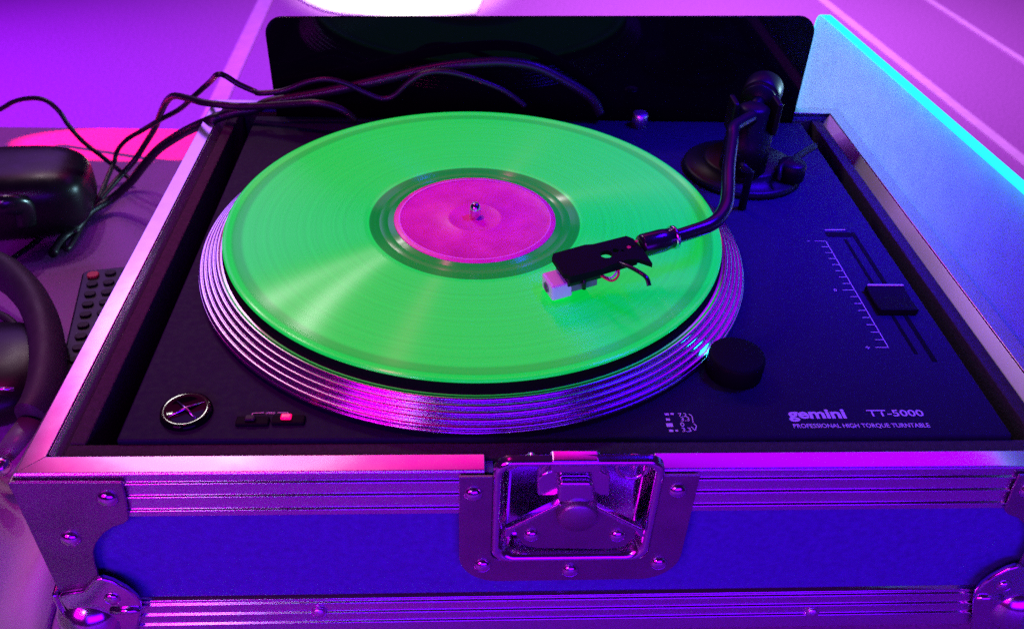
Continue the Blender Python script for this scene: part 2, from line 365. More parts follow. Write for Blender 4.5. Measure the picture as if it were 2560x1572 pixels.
# corner brackets (front), wrapped steel plates
def bracket(mirror):
    def mx(x): return (XL+XR)-x if mirror else x
    out = [FP(*p) for p in ((310, 1203), (318, 1240), (325, 1290), (312, 1300), (286, 1308), (262, 1324), (243, 1348), (236, 1372), (240, 1400), (250, 1432), (246, 1500))]
    out = [(XL-0.0012, ZR-0.0030), (out[0][0], ZR-0.0036)]+out[1:]+[(XL-0.0012, out[-1][1])]
    mb = MB().prism(out, lambda a, z, t: (mx(a), YF-0.0022+0.0016*t, z))
    # side wing
    side = [(YF-0.0022, ZR-0.0030), (YF+0.045, ZR-0.0036), (YF+0.045, ZR-0.030), (YF+0.026, ZR-0.045), (YF+0.022, -0.12), (YF-0.0022, -0.12)]
    mb2 = MB().prism(side, lambda a, z, t: (mx(XL-0.0022+0.0016*t), a, z))
    o = CP(mb.build('corner_bracket', 'steel', None, 0.0005))
    s = CP(mb2.build('corner_bracket', 'steel', None, 0.0005))
    for px, py in ((273, 1236), (181, 1336)):
        x, z = FP(px, py)
        d = dome(MB(), (mx(x), YF-0.0022, z), 0.0050, 0.0030).build('rivet', 'chrome'); d.parent = o
    x, z = FP(181, 1336)
    return o
bracket(False); bracket(True)
# ball corners
def ball(mirror):
    def mx(x): return (XL+XR)-x if mirror else x
    top = [(-0.2130, -0.1090), (-0.2085, -0.1062), (-0.2035, -0.1052), (-0.1985, -0.1040), (-0.1940, -0.0985), (-0.1905, -0.0945), (-0.1870, -0.0938), (-0.1825, -0.0965), (-0.1770, -0.1030), (-0.1738, -0.1095), (-0.1728, -0.1160), (-0.1745, -0.1240), (-0.1800, -0.1400), (-0.1850, -0.1570), (-0.2130, -0.1570)]
    mb = MB().prism(top[::-1], lambda a, z, t: (mx(a), YF-0.0055+0.0035*t, z))
    sd = [(YF-0.0055, -0.1075), (YF+0.012, -0.1040), (YF+0.024, -0.0960), (YF+0.036, -0.1080), (YF+0.038, -0.1240), (YF+0.030, -0.1570), (YF-0.0055, -0.1570)]
    mb.prism(sd, lambda a, z, t: (mx(XL-0.0050+0.0030*t), a, z))
    o = CP(mb.build('ball_corner', 'chrome', None, 0.0016, 3))
    bulge = MB().ellipsoid((mx(-0.2035), YF+0.0035, -0.1345), 0.0185, 0.0170, 0.0190); b = bulge.build('ball', 'chrome'); b.parent = o
    g = MB().tube([(mx(-0.1890), YF-0.0056, -0.1206), (mx(-0.1735), YF-0.0056, -0.1204)], 0.0019, 10).build('rib', 'chrome'); g.parent = o
    x, z = FP(289, 1472)
    d = dome(MB(), (mx(x), YF-0.0055, z), 0.0042, 0.0022).build('rivet', 'chrome'); d.parent = o
ball(False); ball(True)
# rivets along the left wall's outer face and the bottom rail
for px, py in ((352, 572), (436, 442), (462, 392)):
    p = atx(px, py, XL-0.0025)
    CP(dome(MB(), (XL, p.y, ZR-0.0085), 0.0042, 0.0040, 'x').build('rivet', 'chrome'))
for px, py in ((798, 1528), (2030, 1528)):
    x, z = FP(px, py); CP(dome(MB(), (x, YF-0.0004, z), 0.0040, 0.0022).build('rivet', 'alu'))

# butterfly latch in its recessed dish
def LATCHSUB(o, p): o.parent = p; return o
px0, _ = FP(1148, 1300); px1, _ = FP(1722, 1290)
_, pzb = FP(1430, 1440)
dx0, dx1 = FP(1233, 1270)[0], FP(1636, 1270)[0]
dzb = FP(1430, 1386)[1]; dzt = -0.0128
plate = arc(px1-0.020, pzb+0.020, 0.020, -90, 0)+[(px1, ZR-0.0016), (dx1+0.0006, ZR-0.0016)]+\
    arc(dx1+0.0006-0.006, dzb-0.0006+0.006, 0.006, 0, -90, 6)+arc(dx0-0.0006+0.006, dzb-0.0006+0.006, 0.006, -90, -180, 6)+[(dx0-0.0006, ZR-0.0016), (px0, ZR-0.0016)]+arc(px0+0.020, pzb+0.020, 0.020, 180, 270)
lp = CP(MB().prism(plate, lambda a, z, t: (a, YF-0.0024+0.0016*t, z)).build('latch_plate', 'steel', None, 0.0004))
# dish: rolled rim, sloping walls and floor
rim = rrect(dx0, dx1, dzb, dzt, 0.0085, 8); nI = len(rim)
def inset(k): 
    cx, cz = (dx0+dx1)/2, (dzb+dzt)/2; hw, hh = (dx1-dx0)/2, (dzt-dzb)/2
    return [(cx+(a-cx)*(hw-k)/hw, cz+(z-cz)*(hh-k)/hh) for a, z in rim]
rings = [(inset(-0.0006), 0.0), (inset(-0.0004), -0.0030), (inset(0.0008), -0.0044), (inset(0.0024), -0.0042), (inset(0.0040), -0.0022), (inset(0.0056), 0.0060), (inset(0.0075), 0.0088)]
mb = MB(); vs = []; fs = []
for rg, d in rings: vs += [(a, YF+d, z) for a, z in rg]
for i in range(len(rings)-1): fs += [(i*nI+k, i*nI+(k+1) % nI, (i+1)*nI+(k+1) % nI, (i+1)*nI+k) for k in range(nI)]
fs.append(tuple(range((len(rings)-1)*nI, len(rings)*nI)))
mb.add(vs, fs, True)
ds = LATCHSUB(mb.build('latch_dish', 'chrome'), lp)
def fprism(name, pxs, y0, y1, material, bev=0.0006):
    return LATCHSUB(MB().prism([FP(*p) for p in pxs], lambda a, z, t: (a, YF+y0+(y1-y0)*t, z)).build(name, material, None, bev, 3), lp)
YD = 0.0088
# twist wing: wide house-shaped plate
fprism('latch_wing', [(1285, 1296), (1400, 1240), (1433, 1226), (1470, 1240), (1590, 1300), (1584, 1322), (1560, 1348), (1515, 1354), (1340, 1352), (1308, 1344), (1290, 1320)], -0.0046, -0.0016, 'steel', 0.0010)
fprism('latch_wing', [(1262, 1300), (1398, 1232), (1402, 1241), (1288, 1297), (1272, 1318), (1260, 1316)], -0.0062, -0.0020, 'chrome', 0.0008)
fprism('latch_wing', [(1468, 1232), (1602, 1300), (1606, 1318), (1594, 1316), (1582, 1300), (1466, 1241)], -0.0062, -0.0020, 'chrome', 0.0008)
c = FP(1440, 1258)
bo = MB().lathe([(0.0001, 0.0085), (0.0085, 0.0085), (0.0100, 0.0070), (0.0104, 0.0), (0.0104, -0.006)][::-1], 40, (c[0], YF-0.0016, c[1]), mtx=Matrix.Rotation(R(90), 3, 'X'))
LATCHSUB(bo.build('latch_boss', 'steel'), lp)
for px, py in ((1327, 1317), (1540, 1318)):
    x, z = FP(px, py); LATCHSUB(dome(MB(), (x, YF-0.0046, z), 0.0042, 0.0026).build('rivet', 'chrome'), lp)
# hook block above the wing with its centre lug and top bar
fprism('latch_hook', [(1344, 1236), (1342, 1196), (1352, 1184), (1380, 1172), (1500, 1172), (1518, 1182), (1526, 1198), (1524, 1236)], -0.0010, 0.0060, 'chrome', 0.0012)
fprism('latch_lug', [(1392, 1230), (1390, 1184), (1404, 1178), (1468, 1178), (1482, 1184), (1482, 1230)], -0.0070, -0.0012, 'chrome', 0.0020)
fprism('latch_bar', [(1378, 1166), (1374, 1142), (1380, 1136), (1496, 1136), (1504, 1142), (1500, 1166)], -0.0040, 0.0030, 'chrome', 0.0010)
fprism('latch_arm', [(1272, 1184), (1262, 1178), (1330, 1146), (1342, 1152)], 0.0010, 0.0050, 'chrome', 0.0010)
fprism('latch_tab', [(1338, 1381), (1338, 1356), (1516, 1358), (1516, 1381)], 0.0020, 0.0070, 'steel', 0.0008)
c = FP(1583, 1172)
LATCHSUB(MB().lathe([(0.0075+0.0011*math.cos(R(a)), 0.0011*math.sin(R(a))) for a in range(0, 360, 30)], 36, (c[0], YF+0.0015, c[1]), closed=True, mtx=Matrix.Rotation(R(90), 3, 'X')).build('latch_ring', 'chrome'), lp)
for px, py in ((1183, 1224), (1206, 1402), (1424, 1414), (1644, 1396), (1691, 1216)):
    x, z = FP(px, py)
    o = LATCHSUB(dome(MB(), (x, YF-0.0024, z), 0.0046, 0.0028).build('rivet', 'chrome'), lp)

# ------------------------------------------------------------------ turntable
tt = thing('turntable', 'black direct drive turntable with S shaped tonearm set into the flight case', 'turntable', (0.05, 0.0, -0.0998))
def TP(o): return rel(o, tt)
def TS(o, p): o.parent = p; return o
pl = TP(MB().box(PX0, PX1, PY0, PY1, -0.0998, ZP).build('plinth', 'plinth', None, 0.0012, 3))
# platter: conical rim with five rounded ribs
prof = [(0.0001, -0.0072), (0.1518, -0.0072), (0.1526, -0.0074)]
r0, z0, r1, z1 = 0.1530, -0.0072, 0.1664, -0.0178
nr = 5
for i in range(nr):
    t0 = i/nr; t1 = (i+1)/nr
    for k in range(9):
        t = t0+(t1-t0)*k/8.0; b = math.sin(math.pi*k/8.0)**0.8
        rr = r0+(r1-r0)*t; zz = z0+(z1-z0)*t
        prof.append((rr+0.0011*b-0.0003, zz+0.0011*b-0.0002))
prof += [(0.1664, -0.0178), (0.1670, -0.0184), (0.1670, -0.0196), (0.1655, -0.0202), (0.0001, -0.0202)]
plat = TP(MB().lathe(prof[::-1], 192).build('platter', 'platter'))
spn = TP(MB().lathe([(0.0001, 0.0102), (0.0018, 0.0098), (0.0030, 0.0082), (0.0036, 0.0060), (0.0036, -0.0045)][::-1], 32).build('spindle', 'chrome'))
tag(tag(MB().lathe([(0.0042, -0.0070), (0.1516, -0.0070), (0.1516, -0.0064), (0.1490, -0.0058), (0.1478, -0.0016), (0.0042, -0.0016)], 128, closed=True).build('slipmat', 'slotblack'), 'black felt slipmat between the platter and the green record', 'slipmat'))
# strobe tower
ts = TP(MB().lathe([(0.0001, -0.0102), (0.0130, -0.0102), (0.0146, -0.0108), (0.0150, -0.0122), (0.0150, -0.0222)][::-1], 48, (0.1372, -0.1180, 0)).build('strobe_tower', 'shell'))
wv = []
for a in (118, 130, 142, 154):
    wv.append((0.1372+0.0153*math.cos(R(a)), -0.1180+0.0153*math.sin(R(a))))
mb = MB()
for (xa, ya), (xb, yb) in zip(wv[:-1], wv[1:]):
    mb.add([(xa, ya, -0.0195), (xb, yb, -0.0195), (xb, yb, -0.0130), (xa, ya, -0.0130)], [(0, 1, 2, 3)])
TS(mb.build('strobe_window', 'strobe'), ts)
# start stop button: round dish with rocking cap
bc = atz(467, 1032, ZP)
sb = TP(MB().lathe([(0.0001, 0.0022), (0.0085, 0.0024), (0.0112, 0.0030), (0.0120, 0.0028), (0.0126, 0.0008), (0.0128, -0.0005)][::-1], 48, (bc.x, bc.y, ZP)).build('start_button', 'gloss'))
for a, l0, l1 in ((35, -0.0088, 0.0095), (135, -0.0085, 0.0085)):
    ca, sa = math.cos(R(a)), math.sin(R(a))
    TS(MB().tube([(bc.x+ca*l0, bc.y+sa*l0, ZP+0.0024), (bc.x, bc.y, ZP+0.0032), (bc.x+ca*l1, bc.y+sa*l1, ZP+0.0024)], [0.0003, 0.0008, 0.0003], 8).build('cap_glint', 'chrome'), sb)  # bright cross modelled in place of the X-shaped reflection on the cap
# speed buttons with red lamp
for px, py, lit in ((632, 1056, False), (722, 1053, True)):
    c = atz(px, py, ZP)
    k = TP(MB().box(c.x-0.0080, c.x+0.0080, c.y-0.0028, c.y+0.0030, ZP-0.001, ZP+0.0018).build('speed_button', 'shell', None, 0.0008, 3))
    TS(MB().box(c.x-0.0036, c.x+0.0016, c.y-0.0014, c.y+0.0022, ZP+0.0020, ZP+0.0036).build('button_lamp', 'redled' if lit else 'key', None, 0.0008, 3), k)

# lettering
def text(body, p0, width, z, material='print', parent=tt, bold=0.0, shear=0.0, yscale=1.0, name='lettering', rot=0.0):
    cu = bpy.data.curves.new('lettering', 'FONT'); cu.body = body; cu.size = 1; cu.offset = bold; cu.shear = shear; cu.extrude = 0; cu.resolution_u = 3
    o = bpy.data.objects.new('tmp', cu); COL.objects.link(o)
    bpy.context.view_layer.update()
    me = bpy.data.meshes.new_from_object(o.evaluated_get(bpy.context.evaluated_depsgraph_get()))
    bpy.data.objects.remove(o)
    xs = [v.co.x for v in me.vertices]; s = width/(max(xs)-min(xs)); x0 = min(xs)
    for v in me.vertices: v.co = (p0[0]+(v.co.x-x0)*s, p0[1]+v.co.y*s*yscale, z)
    me.materials.clear(); me.materials.append(M[material])
    ob = bpy.data.objects.new(name, me); COL.objects.link(ob)
    return TP(ob)
ZK = ZP+0.0003
a = atz(1972, 1046, ZP); b = atz(2118, 1046, ZP)
text('gemini', a, b.x-a.x, ZK, bold=0.035, yscale=0.82)
a = atz(2172, 1041, ZP); b = atz(2312, 1041, ZP)
text('TT-5000', a, b.x-a.x, ZK, bold=0.012, yscale=0.78)
a = atz(1985, 1070, ZP); b = atz(2326, 1068, ZP)
text('PROFESSIONAL HIGH TORQUE TURNTABLE', a, b.x-a.x, ZK, bold=0.01, yscale=1.15)
for body, px, py, w in (('7.2', 1697, 1042, 0.0042), ('3.3', 1703, 1053, 0.0044), ('0', 1702, 1067, 0.0020), ('3.3', 1706, 1080, 0.0046)):
    text(body, atz(px, py, ZP), w, ZK, bold=0.01)
mb = MB()
for px, py, w in ((1667, 1035, 1), (1680, 1034, .8), (1670, 1048, 1), (1674, 1062, 1.6), (1678, 1076, 1), (1692, 1076, .7)):
    p = atz(px, py, ZK); s = 0.0008*w; mb.add([(p.x-s*1.3, p.y-s, ZK), (p.x+s*1.3, p.y-s, ZK), (p.x+s*1.3, p.y+s, ZK), (p.x-s*1.3, p.y+s, ZK)], [(0, 1, 2, 3)])
def bar(mb, pa, pb, w, z=None):
    z = ZK if z is None else z
    a = Vector((pa[0], pa[1], z)); b = Vector((pb[0], pb[1], z)); d = (b-a).normalized(); q = Vector((-d.y, d.x, 0))*w/2
    mb.add([a-q, b-q, b+q, a+q], [(0, 1, 2, 3)])
for pa, pb in (((1722, 1034), (1730, 1040)), ((1730, 1040), (1733, 1056)), ((1734, 1058), (1741, 1064)), ((1741, 1064), (1739, 1074)), ((1728, 1066), (1738, 1076))):
    bar(mb, atz(*pa, ZK), atz(*pb, ZK), 0.0005)
TP(mb.build('strobe_chart', 'print'))
mb = MB()
for pa, pb in (((628, 1040), (632, 1032)), ((632, 1032), (660, 1031)), ((694, 1031), (720, 1031)), ((720, 1031), (720, 1040))):
    bar(mb, atz(*pa, ZK), atz(*pb, ZK), 0.00045)
TP(mb.build('speed_bracket', 'print'))
text('SPEED', atz(664, 1035, ZP), 0.0046, ZK, bold=0.01)

# pitch fader
XS = 0.2297
mb = MB(); bar(mb, (XS, 0.0098), (XS, -0.0990), 0.0005)
for i in range(17):
    y = 0.0095-(0.0095+0.0985)*i/16; l = 0.0075 if i in (0, 8, 16) else 0.0050
    bar(mb, (XS-l, y), (XS+0.0002, y), 0.00045)
bar(mb, (XS-0.0125, 0.0095), (XS-0.0108, 0.0095), 0.0005)
bar(mb, (XS-0.0130, -0.0985), (XS-0.0106, -0.0985), 0.0005); bar(mb, (XS-0.0118, -0.0973), (XS-0.0118, -0.0997), 0.0005)
bar(mb, (0.2335, 0.0232), (0.2475, 0.0236), 0.0010)
TP(mb.build('pitch_scale', 'print'))
text('0', (XS-0.0128, -0.0458), 0.0016, ZK, bold=0.01)
for xa, xb, ya, yb in ((0.2425, 0.2446, 0.0120, -0.1040), (0.2500, 0.2528, 0.0150, -0.1105), (0.2328, 0.2528, 0.0205, 0.0151)):
    TP(MB().box(min(xa, xb), max(xa, xb), min(ya, yb), max(ya, yb), ZP-0.001, ZP+0.0002).build('fader_slot', 'slotblack'))
fk = TP(MB().prism([(-0.0445, ZP+0.0003), (-0.0692, ZP+0.0003), (-0.0690, ZP+0.0044), (-0.0610, ZP+0.0034), (-0.0520, ZP+0.0034), (-0.0448, ZP+0.0048)], lambda y, z, t: (0.2352+0.0235*t, y, z)).build('fader_knob', 'shell', None, 0.0008, 3))
TS(MB().box(0.2360, 0.2580, -0.0462, -0.0452, ZP+0.0046, ZP+0.0052).build('fader_mark', 'print'), fk)

# tonearm
pv = Vector((0.1920, 0.0900, 0.030)); bc2 = (0.1970, 0.1040, 0)
tb0 = TP(MB().lathe([(0.0001, ZP+0.0110), (0.0270, ZP+0.0110), (0.0290, ZP+0.0095), (0.0300, ZP+0.0060), (0.0400, ZP+0.0052), (0.0425, ZP+0.0040), (0.0430, ZP-0.0005)][::-1], 72, bc2).build('tonearm_base', 'armmatte'))
ta = TP(MB().lathe([(0.0001, 0.0360), (0.0070, 0.0356), (0.0105, 0.0335), (0.0110, 0.0200), (0.0160, 0.0165), (0.0165, -0.012)][::-1], 48, (pv.x, pv.y, 0)).build('tonearm', 'armmatte'))
TS(MB().box(pv.x-0.017, pv.x-0.0128, pv.y-0.008, pv.y+0.008, 0.0165, 0.0400).build('gimbal_yoke', 'armmatte', None, 0.0015, 3), ta)
TS(MB().box(pv.x+0.0128, pv.x+0.017, pv.y-0.008, pv.y+0.008, 0.0165, 0.0400).build('gimbal_yoke', 'armmatte', None, 0.0015, 3), ta)
arm = [(pv.x-0.004, pv.y-0.010, 0.0320)]+[tuple(atz(*p)) for p in ((1836, 318, .0330), (1831, 350, .0318), (1822, 420, .0295), (1820, 480, .0272), (1815, 515, .0262), (1798, 545, .0250), (1770, 565, .0240), (1725, 581, .0226), (1690, 592, .0215), (1660, 600, .0208))]
ap = smooth_path(arm, 8)
TS(MB().tube(ap, 0.0041, 20).build('arm_tube', 'armblack'), ta)
e0 = Vector(arm[-1]); hd = (atz(1405, 668, .0165)-e0).normalized(); sd = hd.cross(Vector((0, 0, 1))).normalized(); upv = sd.cross(hd)
if upv.z < 0: upv = -upv
# locking collar
TS(MB().tube([e0-hd*0.006, e0+hd*0.0015, e0+hd*0.0135, e0+hd*0.0150], [0.0056, 0.0066, 0.0066, 0.0058], 28).build('locking_collar', 'armblack'), ta)
TS(MB().tube([e0-hd*0.0068, e0-hd*0.0052], 0.0068, 28).build('collar_ring', 'chrome'), ta)
# headshell (local u along hd, v to the side away from camera?, w up)
vdir = Vector((-hd.y, hd.x, 0)).normalized()
if vdir.y > 0: vdir = -vdir           # v points to the viewer's side
def hs(u_, v_, w_): return e0+hd*(0.006+(u_-0.006)*1.13)+vdir*v_*1.18+upv*w_
def hprism(name, pts, w0, w1, material, parent=ta, bev=0.0005):
    return TS(MB().prism(pts, lambda a, b, t: hs(a, b, w0+(w1-w0)*t)).build(name, material, None, bev, 2), parent)
HP = [(0.0150, -0.0050), (0.0170, -0.0085), (0.0350, -0.0088), (0.0390, -0.0100), (0.0560, -0.0096), (0.0580, -0.0070), (0.0585, 0.0060), (0.0560, 0.0098), (0.0400, 0.0104), (0.0340, 0.0092), (0.0250, 0.0088), (0.0205, 0.0105), (0.0165, 0.0160), (0.0150, 0.0050)]
HSH = hprism('headshell', HP, -0.0010, 0.0018, 'shell')
hprism('headshell_side', [(0.0200, 0.0060), (0.0200, 0.0086), (0.0560, 0.0094), (0.0560, 0.0070)], -0.0040, -0.0012, 'shell')
def disc_at(name, u_, v_, w_, r_, material, parent=ta):
    n = 24; mb = MB()
    vs = [hs(u_+r_*math.cos(2*math.pi*k/n), v_+r_*math.sin(2*math.pi*k/n), w_) for k in range(n)]+[hs(u_+r_*math.cos(2*math.pi*k/n), v_+r_*math.sin(2*math.pi*k/n), w_+0.0003) for k in range(n)]
    mb.add(vs, [tuple(range(n, 2*n))]+[(k, (k+1) % n, n+(k+1) % n, n+k) for k in range(n)])
    return TS(mb.build(name, material), parent)
# the drilled holes of the headshell let the record show through
def drill(o, holes):
    n = 24; cutters = []
    for u_, v_, r_ in holes:
        vs = [hs(u_+r_*math.cos(2*math.pi*k/n), v_+r_*math.sin(2*math.pi*k/n), -0.01) for k in range(n)]+[hs(u_+r_*math.cos(2*math.pi*k/n), v_+r_*math.sin(2*math.pi*k/n), 0.01) for k in range(n)]
        cutters.append(MB().add(vs, [tuple(range(n-1, -1, -1)), tuple(range(n, 2*n))]+[(k, (k+1) % n, n+(k+1) % n, n+k) for k in range(n)]).build('cutter', 'black'))
    for m_ in list(o.modifiers): o.modifiers.remove(m_)
    for c_ in cutters:
        md = o.modifiers.new('cut', 'BOOLEAN'); md.operation = 'DIFFERENCE'; md.object = c_; md.solver = 'EXACT'
    bpy.context.view_layer.update()
    me = bpy.data.meshes.new_from_object(o.evaluated_get(bpy.context.evaluated_depsgraph_get()))
    o.modifiers.clear(); o.data = me
    for p_ in me.polygons: p_.use_smooth = False
    for c_ in cutters: bpy.data.objects.remove(c_)
drill(HSH, ((0.0330, 0.0010, 0.0030), (0.0275, 0.0000, 0.0016), (0.0245, 0.0015, 0.0009)))
disc_at('red_mark', 0.0205, 0.0005, 0.0018, 0.0010, 'redbtn'); disc_at('red_mark', 0.0165, 0.0005, 0.0045, 0.0008, 'redbtn')
# finger lift curling to the viewer
TS(MB().tube(smooth_path([hs(0.0300, 0.0075, 0.0005), hs(0.0285, 0.0125, 0.0018), hs(0.0260, 0.0185, 0.0020), hs(0.0240, 0.0235, 0.0010), hs(0.0240, 0.0265, -0.0020)], 6), 0.0014, 12, flat=0.7).build('finger_lift', 'armblack'), ta)
# cartridge body, leads, stylus block
hprism('cartridge', [(0.0380, -0.0070), (0.0560, -0.0070), (0.0560, 0.0070), (0.0380, 0.0070)], -0.0080, -0.0012, 'black')
hprism('cartridge_body', [(0.0400, -0.0060), (0.0540, -0.0060), (0.0540, 0.0062), (0.0400, 0.0062)], -0.0128, -0.0080, 'grey')
ww = e0.z
STY = hprism('stylus_guard', [(0.0530, -0.0062), (0.0640, -0.0062), (0.0640, 0.0062), (0.0530, 0.0062)], -0.0158, -0.0058, 'whiteplastic', ta, 0.0014)
mb = MB(); n = 20
TS(MB().lathe([(0.0001, 0.0), (0.0024, 0.0), (0.0026, 0.0005), (0.0030, 0.0005), (0.0030, 0.0)][::-1], 24, hs(0.06405, 0.0, -0.0108), mtx=(vdir.to_track_quat('Y', 'Z').to_matrix() @ Matrix.Identity(3)) if False else hd.to_track_quat('Z', 'Y').to_matrix()).build('guard_recess', 'grey'), ta)
for off, m_ in ((0.0, 'whiteplastic'), (0.0022, 'redbtn')):
    TS(MB().tube(smooth_path([hs(0.0390, 0.0040+off, -0.0060), hs(0.0350, 0.0085+off, -0.0078), hs(0.0310, 0.0080+off, -0.0055), hs(0.0290, 0.0050, -0.0020)], 6), 0.0007, 8).build('lead_wire', m_), ta)
TS(MB().tube([hs(0.0480, 0.0078, -0.0110), hs(0.0480, 0.0078, -0.0040)], 0.0012, 10).build('mount_screw', 'black'), ta)
sty = hs(0.0590, 0.0, -0.0158)
TS(MB().tube([sty, Vector((sty.x, sty.y, 0.0002))], [0.0010, 0.0003], 8).build('stylus', 'black'), ta)
# counterweight and rear stub
bd = (pv-Vector((arm[3][0], arm[3][1], pv.z))); bd.z = 0; bd.normalize()
bd = Vector((0.42, 0.90, 0.05)).normalized()
p0 = Vector((pv.x, pv.y, 0.031))
TS(MB().tube([p0-bd*0.012, p0+bd*0.046], 0.0045, 16).build('rear_stub', 'armmatte'), ta)
TS(MB().tube([p0+bd*0.020, p0+bd*0.0215, p0+bd*0.038, p0+bd*0.0395], [0.0125, 0.0136, 0.0136, 0.0125], 40).build('counterweight', 'armmatte'), ta)
TS(MB().tube([p0+bd*0.0155, p0+bd*0.0190], 0.0120, 40).build('weight_dial', 'armmatte'), ta)
# anti-skate dial, arm rest and cue lever
TS(MB().lathe([(0.0001, 0.0125), (0.0085, 0.0125), (0.0098, 0.0110), (0.0100, 0.0)][::-1], 32, (pv.x+0.034, pv.y-0.006, ZP+0.006)).build('antiskate_dial', 'armmatte'), ta)
l0 = atz(1950, 418, -0.006); l1 = atz(2036, 366, -0.006)
TS(MB().tube([Vector((pv.x+0.020, pv.y-0.022, -0.010)), l0, l1], [0.0016, 0.0022, 0.0026], 12).build('cue_lever', 'armmatte'), ta)
ar = atz(1800, 470, 0.010)
TS(MB().tube([(0.1840, 0.0500, ZP), (0.1840, 0.0500, 0.0060), (0.1765, 0.0470, 0.0120)], 0.0028, 12).build('arm_rest', 'armmatte'), ta)
# chrome post at the back of the plinth
c = atz(1592, 300, ZP)
TP(MB().lathe([(0.0001, 0.0120), (0.0052, 0.0120), (0.0060, 0.0112), (0.0060, 0.0)][::-1], 28, (c.x, 0.176, ZP-0.0003)).build('hinge_post', 'alu'))

# ------------------------------------------------------------------ record
rec = thing('vinyl_record', 'glowing translucent green vinyl record with pink label on the platter', 'record', (0, 0, -0.0015))
def RP(o): return rel(o, rec)
prof = [(0.0040, -0.0015), (0.1494, -0.0015), (0.1503, -0.0011), (0.1505, -0.0005), (0.1502, 0.0001), (0.1492, 0.0004), (0.1478, 0.0003), (0.1462, -0.0003), (0.1440, -0.0006), (0.1400, -0.0006)]
for i in range(1, 24): prof.append((0.1400-(0.1400-0.0655)*i/24, -0.0006))
prof += [(0.0655, -0.0006), (0.0648, -0.0010), (0.0590, -0.0010), (0.0588, -0.0012), (0.0584, -0.0010), (0.0538, -0.0010), (0.0536, -0.0012), (0.0533, -0.0010), (0.0512, -0.0010), (0.0502, -0.0004), (0.0490, -0.0003), (0.0040, -0.0003)]
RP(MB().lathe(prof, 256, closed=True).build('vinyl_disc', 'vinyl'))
lb = RP(MB().lathe([(0.0038, -0.0001), (0.0150, -0.0001), (0.0155, 0.0001), (0.0170, 0.0001), (0.0175, -0.0001), (0.0455, -0.0001), (0.0462, 0.0003), (0.0470, 0.0003), (0.0478, 0.0), (0.0496, 0.0), (0.0499, -0.0003)], 128).build('paper_label', 'label'))
rg = MB().lathe([(0.0460, 0.00040), (0.0470, 0.00040)], 128); rg.f = rg.f[:-2]; rg.sm = rg.sm[:-2]
o = rg.build('label_ring', 'labelring'); o.parent = lb

# ------------------------------------------------------------------ standing panels
YP = 0.199
q = [aty(*p, YP) for p in ((666, 90), (2027, 60))]
bx0, bx1 = aty(672, 150, YP).x, aty(2020, 150, YP).x
bz1 = 0.0555
out = [(bx0, -0.0996), (bx1, -0.0996)]+arc(bx1-0.014, bz1+0.004-0.014, 0.014, 0, 90, 8)+arc(bx0+0.014, bz1-0.004-0.014, 0.014, 90, 180, 8)
bp = MB().prism(out, lambda a, z, t: (a, YP+0.003*t, z)).build('acrylic_panel', 'gloss', None, 0.0004)
tag(bp, 'glossy black upright panel standing behind the turntable and mirroring the record', 'panel')
XP = 0.3125
rp = thing('acrylic_panel', 'pale frosted upright panel with glowing cyan edge beside the flight case', 'panel', (XP, 0.05, ZT))
pb = atx(2053, 36, XP); pc = atx(2012, 120, XP); pf = atx(2560, 483, XP)
zt1 = pb.z+0.002; yb = pb.y+0.008
sl = (pf.z-pb.z)/(pf.y-pb.y)
def topz(y): return pb.z+sl*(y-pb.y)
yf = -0.24
out = [(yf, ZT+0.0005), (yb, ZT+0.0005)]+[(yb+(a), topz(yb)-0.012+c_) for a, c_ in [(-0.012+0.012*math.cos(R(t)), 0.012*math.sin(R(t))) for t in (0, 15, 30, 45, 60, 75, 90)]]+[(yf, topz(yf))]
rel(MB().prism(out, lambda a, z, t: (XP+0.008*t, a, z)).build('sheet', 'acrylic'), rp)
# fluorescent polished edge: thin band all round the visible edge
ed = [Vector((XP+0.0040, a, z)) for a, z in out[1:]]
mb = MB(); vs = []; fs = []
for i, p in enumerate(ed):
    t = (ed[min(i+1, len(ed)-1)]-ed[max(i-1, 0)]).normalized(); nn = Vector((0, -t.z, t.y))
    if i == 0: nn = Vector((0, 1, 0))
    nn = -nn if nn.dot(Vector((0, 0.3, 1))) < 0 else nn
    for dx, dn in ((-0.0042, -0.0004), (0.0042, -0.0004), (0.0042, 0.0006), (-0.0042, 0.0006)):
        vs.append(p+Vector((dx, 0, 0))+nn*dn)
for i in range(len(ed)-1): fs += [(i*4+k, i*4+(k+1) % 4, (i+1)*4+(k+1) % 4, (i+1)*4+k) for k in range(4)]
fs += [(3, 2, 1, 0), tuple(range(len(ed)*4-4, len(ed)*4))]
mb.add(vs, fs); rel(mb.build('glowing_edge', 'edgeglow'), rp)

